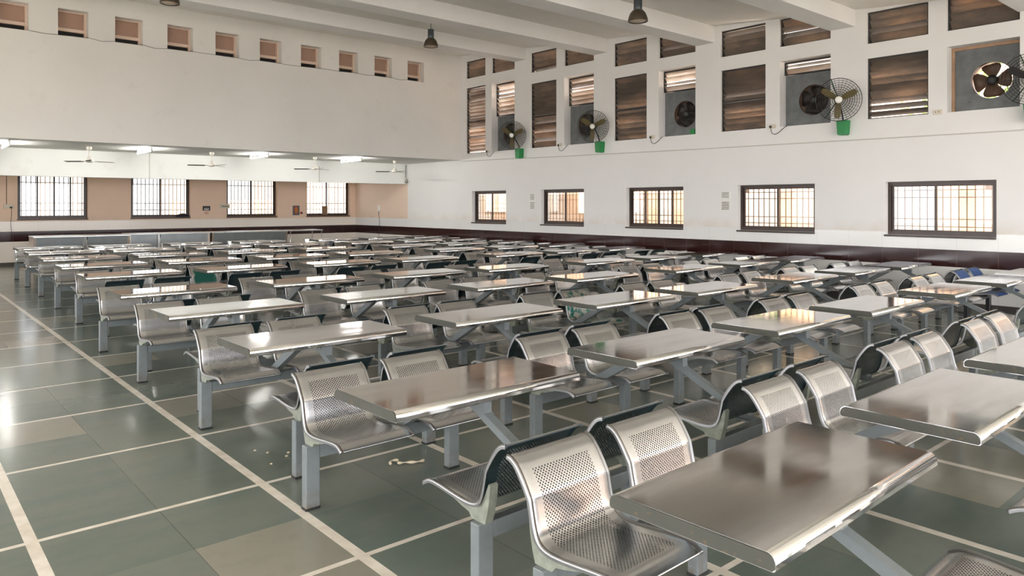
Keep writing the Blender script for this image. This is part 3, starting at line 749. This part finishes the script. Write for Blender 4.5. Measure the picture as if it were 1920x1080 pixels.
for u, lb in ((2.15, 'glowing tube light at the left edge of the low soffit'), (4.95, 'glowing tube light between the first and second ceiling fans'), (7.8, 'glowing tube light between the second and third ceiling fans'), (10.55, 'glowing tube light between the third and fourth ceiling fans')):
    r = empty('tube_light', (u, 19.4, SOF), 0, lb, 'tube light', 'lit tube lights on the soffit')
    b = MB(); b.box(-.016, -.62, -.030, .016, .62, 0, bev=.004); b.build('batten', 'white_plastic', r)
    b = MB(); b.tube([(0, -.59, -.082), (0, .59, -.082)], .014, 12); b.build('tube', 'tube_glow', r)
    for y in (-.605, .605):
        b = MB(); b.box(-.016, y-.012, -.10, .016, y+.012, -.029); b.build('end_holder', 'white_plastic', r)
for u, v, zb, lb in ((9.72, 14.1, 5.37, 'bell pendant lamp in the middle, near the far wall'), (9.8, 8.05, 4.83, 'bell pendant lamp at the top, near the right wall'), (4.02, 14.1, 5.35, 'bell pendant lamp at the top edge, left of the middle')):
    r = empty('pendant_lamp', (u, v, zb), 0, lb, 'pendant lamp', 'bell pendant lamps')
    b = MB(); b.lathe([(.145, .02), (.168, .0), (.170, .012), (.160, .07), (.135, .135), (.095, .185), (.07, .20)], 28); b.build('shade', 'pendant_shade', r)
    b = MB(); b.lathe([(.02, -.012), (.09, -.006), (.150, .018), (.150, .022)], 28); b.build('lens', 'pendant_lens', r)
    b = MB(); b.lathe([(.068, .195), (.072, .21), (.072, .40), (.05, .41)], 20); b.build('ballast_housing', 'pendant_metal', r)
    b = MB(); b.tube([(0, 0, .40), (0, 0, roof(v)-zb+.01)], .008, 8); b.build('rod', 'pendant_metal', r)

# ------------------------------------------------------------------ wall fans on green brackets
def wall_fan(v, label, nrm, dark=False, dz=0.0):
    r = empty('wall_fan', (U, v, 3.0), -PI/2, label, 'wall fan', 'green wall fans on the right wall')
    # local: x = -Y world, y = outwards of the wall away from the room is +y, so the room is at negative y
    b = MB()
    b.prism([(-.095, .27), (-.075, .02), (-.05, 0), (.05, 0), (.075, .02), (.095, .27)], -.17, -.002, axis='y')
    b.box(-.06, -.172, .0, .06, -.168, .10)
    b.build('bracket_box', 'fan_green', r)
    hub = Vector((0.06, -.40, .62)); d = Vector((nrm[1]*-1, nrm[0], nrm[2])).normalized()   # world (x,y) -> local (-y, x)
    back = hub-d*.13
    b = MB(); pts = catmull([(0, -.09, .26), (.0, -.13, .38), (.02, -.24, .50), tuple(back)], 5); b.tube(pts, .014, 8); b.build('arm', 'dark_iron', r)
    Q = d.to_track_quat('Z', 'Y').to_matrix().to_4x4(); T = Matrix.Translation(hub) @ Q
    b = MB(); b.lathe([(.03, -.26), (.065, -.24), (.078, -.16), (.07, -.09), (.03, -.07)], 20, mat=T); b.build('motor', 'fan_dark_green', r)
    R = .385
    b = MB(); N = 36
    def circ(rr, z, t): b.tube([T @ Vector((rr*math.cos(2*PI*k/N), rr*math.sin(2*PI*k/N), z)) for k in range(N)], t, 4, closed=True)
    for k in range(1, 9): rr = .07+(R-.07)*k/8; circ(rr, .085*(1-(rr/R)**3), .0035 if k < 8 else .007)
    for k in range(1, 9): rr = .07+(R-.07)*k/8; circ(rr, -.10*(1-(rr/R)**3), .0035)
    for k in range(32):
        an = 2*PI*k/32; ca, sa = math.cos(an), math.sin(an)
        for s_, hh in ((1, .085), (-1, -.10)):
            b.tube([T @ Vector((ca*rr, sa*rr, hh*(1-(rr/R)**3))) for rr in (.07, .2, .3, R)], .0026, 3)
    b.build('cage', 'fan_cage', r)
    for k in range(2):
        b = MB(); an = 1.9+k*2.2
        b.tube([T @ Vector((.05*math.cos(an), .05*math.sin(an), -.13)), T @ Vector((.25*math.cos(an), .25*math.sin(an), -.10)), T @ Vector((R*1.03*math.cos(an), R*1.03*math.sin(an), 0))], .010, 6); b.build('cage_stay', 'fan_dark_green', r)
    for k in range(3):
        b = MB(); Mx = T @ Matrix.Rotation(2*PI*k/3+.45, 4, 'Z') @ Matrix.Rotation(.35, 4, 'X')
        k0 = len(b.v); st = ((.05, .035), (.12, .055), (.22, .062), (.30, .055), (.335, .03))
        for rr, ww in st:
            for sg in (-1, 1):
                for off in (-.002, .003): b.v.append(tuple(Mx @ Vector((rr, sg*ww, off))))
        for s_ in range(len(st)-1):
            i0, i1 = k0+4*s_, k0+4*s_+4
            b.face((i0, i0+2, i1+2, i1)); b.face((i0+1, i1+1, i1+3, i0+3)); b.face((i0, i1, i1+1, i0+1)); b.face((i0+2, i0+3, i1+3, i1+2))
        b.build('blade', 'fan_blade' if not dark else 'dark_iron', r)
    b = MB(); b.lathe([(.035, -.06), (.05, .06), (.062, .088), (.058, .096), (.02, .10)], 24, mat=T); b.build('hub_cap', 'white_plastic' if not dark else 'dark_iron', r)
wall_fan(15.3, 'dark green wall fan on a green bracket nearest the far corner', (-.80, -.58, -.12))
wall_fan(12.3, 'wall fan on a green bracket, second from the far corner', (-.85, -.55, -.1))
wall_fan(6.26, 'wall fan with olive blades and large wire cage, third from the far corner', (-.85, -.42, -.12))
wall_fan(3.33, 'black wall fan cut off by the right edge of the photo', (-.97, -.2, -.1), dark=True)
b = MB(); b.prism([(-.06, .12), (-.05, 0), (.05, 0), (.06, .12)], -.12, 0, axis='y'); o = b.build('fan_bracket', 'fan_green', loc=(U+.14, 9.66, 3.267), rot=(0, 0, -PI/2)); tag(o, 'small empty green fan bracket on the sill of the middle fan recess', 'bracket')

# ------------------------------------------------------------------ sockets, cables, notices on the walls
def socket(loc, rz, label, plug=True, cord=True, name='wall_socket'):
    r = empty(name, loc, rz, label, 'socket', 'wall sockets beside the openings')
    b = MB(); b.box(-.07, -.028, -.04, .07, 0, .04, bev=.006); b.build('plate', 'cream_plastic', r)
    if plug:
        b = MB(); b.box(-.045, -.065, -.03, -.005, -.028, .012, bev=.006); b.build('plug', 'cable_black', r)
    else:
        for x in (-.03, .02):
            b = MB(); b.box(x-.008, -.031, -.008, x+.008, -.028, .008); b.build('socket_hole', 'cable_black', r)
    if cord:
        b = MB(); b.tube(catmull([(-.02, -.05, -.03), (-.01, -.02, -.13), (.06, -.012, -.16), (.15, -.012, -.12), (.24, -.01, -.05), (.30, -.008, -.02)], 5), .006, 6); b.build('cord', 'cable_black', r)
for v, p, lb in ((16.79-.55, True, 'wall socket with plug beneath the farthest fan recess'), (13.78, True, 'wall socket with plug between the louvers and recess of the second bay'), (10.74, True, 'wall socket with a black cord in the middle bay'), (7.72, True, 'wall socket with two plugs and cord in the fourth bay'), (4.69, False, 'empty cream wall socket by the right edge')):
    socket((U, v if v != 16.24 else 16.78, 3.285), -PI/2, lb, p, p)
r = empty('switch_box', (U, 22.95, 1.56), -PI/2, 'white switch box with a hanging cord near the far corner', 'switch')
b = MB(); b.box(-.06, -.04, -.07, .06, 0, .13, bev=.006); b.build('plate', 'white_plastic', r)
b = MB(); b.tube(catmull([(0, -.03, -.07), (-.03, -.015, -.2), (.03, -.012, -.45), (.0, -.012, -.8), (-.02, -.012, -1.1)], 6), .007, 6); b.build('cord', 'cable_black', r)
r = empty('switch_board', (2.8, V, 1.66), 0, 'switch board with wires at the left end of the far wall', 'switch')
b = MB(); b.box(-.12, -.04, -.05, .12, 0, .06, bev=.006); b.build('plate', 'cream_plastic', r)
b = MB(); b.box(.02, -.075, -.045, .08, -.04, .0, bev=.006); b.build('plug', 'cable_black', r)
b = MB(); b.tube([(-.05, -.012, .06), (-.05, -.012, 1.35)], .006, 6); b.tube(catmull([(.06, -.05, -.04), (.07, -.015, -.2), (.05, -.012, -.5), (.08, -.012, -.75)], 5), .005, 6); b.build('wire', 'cable_black', r)
r = empty('junction_box', (U-.09, VB, 2.5), 0, 'junction box with loose cable at the drop beam end', 'junction box')
b = MB(); b.box(-.07, -.05, -.05, .05, 0, .12, bev=.006); b.build('box', 'conduit_white', r)
b = MB(); b.tube(catmull([(-.01, -.03, .55), (-.015, -.03, .2), (.0, -.05, .05), (.03, -.07, -.03), (-.03, -.06, -.06), (-.05, -.05, .02)], 6), .011, 6); b.build('cable', 'cable_black', r)
for u, z0, z1, lb in ((5.5, 2.41, SOF, 'thin conduit down the drop beam between the first two ceiling fans'), (10.36, 2.40, 2.9, 'short thin conduit down the drop beam below the third ceiling fan')):
    b = MB(); b.box(u-.012, VB-.016, z0, u+.012, VB, z1); tag(b.build('conduit', 'conduit_white'), lb, 'conduit')
b = MB(); b.tube([(U-.012, 18.05, 3.052), (U-.012, 14, 2.985), (U-.012, 9.9, 2.935), (U-.012, 6.1, 2.905), (U-.012, 3.4, 2.885), (U-.012, -4, 2.85)], .011, 6)
tag(b.build('wall_cable', 'conduit_white'), 'long thin cable run along the right wall below the fans', 'cable')
pts = []
for i, (a, e) in enumerate(NICHE[3:-1]):
    nx = NICHE[i+4][0]; pts += [(e, VG-.012, 5.325+random.uniform(-.01, .015)), ((e+nx)/2, VG-.014, 5.31+random.uniform(-.02, .02)), (nx, VG-.012, 5.325+random.uniform(-.01, .015))]
b = MB(); b.tube(pts, .0045, 5); tag(b.build('niche_cable', 'cable_black'), 'thin dark cable strung along the sills of the small upper openings', 'cable')
def notice(v0, v1, z0, z1, rows, label):
    r = empty('paper_notice', (U, v1, z0), -PI/2, label, 'notice', 'paper notices on the right wall')
    w, h = v1-v0, z1-z0
    b = MB(); b.box(0, -.012, 0, w, 0, h, bev=.002); b.build('sheet', 'paper_white', r)
    b = MB()
    for k in range(rows):
        z = h*(.82-.66*k/max(1, rows-1)); x = w*.12
        while x < w*.84:
            ww = random.uniform(.012, .028); hh = h*.045
            b.box(x, -.0135, z-hh, min(x+ww, w*.88), -.012, z+hh); x += ww+.010
    b.build('writing', 'ink', r)
notice(14.75, 14.95, 1.84, 2.02, 4, 'upper paper notice left of the second low window'); notice(14.75, 14.95, 1.59, 1.80, 4, 'lower paper notice left of the second low window')
notice(8.69, 8.91, 1.85, 1.99, 4, 'upper paper notice left of the fourth low window'); notice(8.69, 8.91, 1.59, 1.80, 5, 'lower paper notice left of the fourth low window')
# emblem sticker, small frame and poster on the far wall
r = empty('emblem_sticker', (8.17, V, 1.50), 0, 'black emblem sticker with red marks beneath, on the far wall', 'sticker')
b = MB(); b.box(-.12, -.008, .02, .12, 0, .17); b.build('sheet', 'ink', r)
b = MB()
for s_ in (-1, 0, 1):
    b.prism([(s_*.05-.022, .06), (s_*.05+.022, .06), (s_*.065, .13 if s_ == 0 else .115)], -.011, -.008, axis='y')
b.prism([(-.085, .055), (.085, .055), (.05, .04), (-.05, .04)], -.011, -.008, axis='y'); b.build('flower_mark', 'paper_white', r)
b = MB()
for x in (-.05, -.01, .035): b.box(x, -.006, -.09, x+.028, 0, -.07); b.box(x+.004, -.006, -.07, x+.014, 0, -.02); b.box(x, -.006, -.035, x+.028, 0, -.02)
b.build('red_lettering', 'ink_red', r)
r = empty('small_sign', (8.76, V, 1.66), 0, 'small cream sign with faint dark lettering on the far wall', 'sign')
b = MB(); b.box(-.17, -.01, -.075, .17, 0, .075); b.build('plate', 'cream_plastic', r)
b = MB()
for k, x in enumerate((-.10, -.06, -.02, .02, .06, .09)): b.box(x, -.012, -.02-(k % 2)*.01, x+.026, -.01, .02)
b.build('lettering', 'fan_brown', r)
r = empty('poster', (11.26, V, 1.51), 0, 'small dark bordered poster with an orange oval on the far wall', 'poster')
b = MB(); b.box(-.125, -.012, -.17, .125, 0, .17); b.build('border', 'poster_border', r)
b = MB(); b.prism([(.075*math.cos(2*PI*k/24), .01+.125*math.sin(2*PI*k/24)) for k in range(24)], -.015, -.012, axis='y'); b.build('orange_oval', 'poster_orange', r)
b = MB(); b.prism([(.03*math.cos(2*PI*k/16), .0+.075*math.sin(2*PI*k/16)) for k in range(16)], -.018, -.015, axis='y'); b.build('gold_centre', 'poster_gold', r)
b = MB(); b.box(-.045, -.02, -.035, .045, 0, .035, bev=.01); o = b.build('red_box', 'red_plastic', loc=(11.46, V, 1.42)); tag(o, 'tiny red box on the far wall right of the poster', 'box')
b = MB(); b.box(0, .0, 0, .22, .015, .32); o = b.build('cardboard_sheet', 'cardboard', loc=(12.30, V+.09, 1.345)); tag(o, 'brown cardboard sheet standing in the fourth far window', 'cardboard')
# dark cloth bundled on the sill of the second far window
b = MB(); n, m_ = 14, 8
for i in range(m_+1):
    ph = PI/2*i/m_
    for k in range(n):
        an = 2*PI*k/n; rr = (.20*math.cos(ph)**.7)*(1+.16*math.sin(3*an+i)+.08*math.sin(7*an))
        b.v.append((rr*math.cos(an), rr*math.sin(an)*.32, .11*math.sin(ph)*(1+.15*math.sin(2*an))))
for i in range(m_):
    for k in range(n): b.face((i*n+k, i*n+(k+1) % n, (i+1)*n+(k+1) % n, (i+1)*n+k), 0, True)
b.face(list(range(n-1, -1, -1)))
o = b.build('cloth', 'cloth_dark', loc=(7.45, V+.06, 1.312)); tag(o, 'dark bundled cloth on the sill of the second far window', 'cloth')

# ------------------------------------------------------------------ floor litter by the near bench
b = MB(); pts = catmull([(-.10, .05, .006), (-.075, .085, .012), (-.03, .07, .01), (-.05, .03, .008), (-.01, .0, .01), (.05, -.03, .007), (.11, -.035, .006)], 5)
b.tube(pts, .008, 7, taper=[.007+.004*math.sin(k*.9) for k in range(len(pts))])
o = b.build('food_scrap', 'cream_rag', loc=(2.66, 4.13, .006)); tag(o, 'curled pale scrap on the floor under the nearest left dining set', 'scrap')
for k, (x, y) in enumerate(((2.05, 4.95), (2.12, 4.80), (2.16, 4.86), (1.98, 4.72), (2.00, 5.05), (2.25, 4.60))):
    b = MB(); b.lathe([(.004, 0), (.010, .002), (.009, .007), (.003, .009)], 7); o = b.build('crumb', 'cream_rag', loc=(x, y, 0)); tag(o, 'tiny pale crumb on the dark floor behind the near left bench', 'crumb', 'crumbs on the floor')

# ------------------------------------------------------------------ outside, seen through the openings
b = MB(); b.box(-60, -60, -.6, 80, 90, -.35); tag(b.build('ground_outside', 'outside_ground'), 'pale sunlit ground outside the windows', 'ground', kind='structure')
b = MB(); b.box(17.2, -20, -.35, 17.4, 60, 2.02); tag(b.build('boundary_wall', 'outside_peach'), 'sunlit peach boundary wall outside the right windows', 'wall', kind='structure')
b = MB(); b.box(26, -30, -.35, 34, 60, 6.6)
for k in range(16):
    b.box(25.9, -24+k*5, 2.2, 26, -22.2+k*5, 3.8)
tag(b.build('neighbouring_building', 'outside_peach'), 'pale peach building across the yard', 'building', kind='structure')
def tree(x, y, h, label):
    r = empty('tree', (x, y, -.36), 0, label, 'tree', 'trees in the yard')
    b = MB(); b.tube([(0, 0, 0), (.1, .05, h*.3), (.0, .15, h*.62)], .12, 8, taper=[.15, .11, .06]); b.build('trunk', 'bark', r)
    b = MB(); rnd = random.Random(int(x*7+y))
    for k in range(900):
        a, q = rnd.uniform(0, 2*PI), rnd.uniform(-1, 1); rr = rnd.uniform(.4, 1)**.5*h*.30
        c0 = Vector((rr*math.cos(a)*math.sqrt(1-q*q), rr*math.sin(a)*math.sqrt(1-q*q), h*.72+q*h*.27))
        d = Vector((rnd.uniform(-1, 1), rnd.uniform(-1, 1), rnd.uniform(-1, 1))).normalized(); e = d.orthogonal().normalized(); s_ = rnd.uniform(.09, .17)
        b.quad(tuple(c0-d*s_), tuple(c0+e*s_*.5), tuple(c0+d*s_), tuple(c0-e*s_*.5))
    b.build('foliage', 'leaf_green', r)
tree(19.6, 5.6, 6.2, 'leafy tree outside the right hand exhaust fan opening'); tree(20.5, 12.5, 6.5, 'leafy tree in the yard beyond the middle windows')
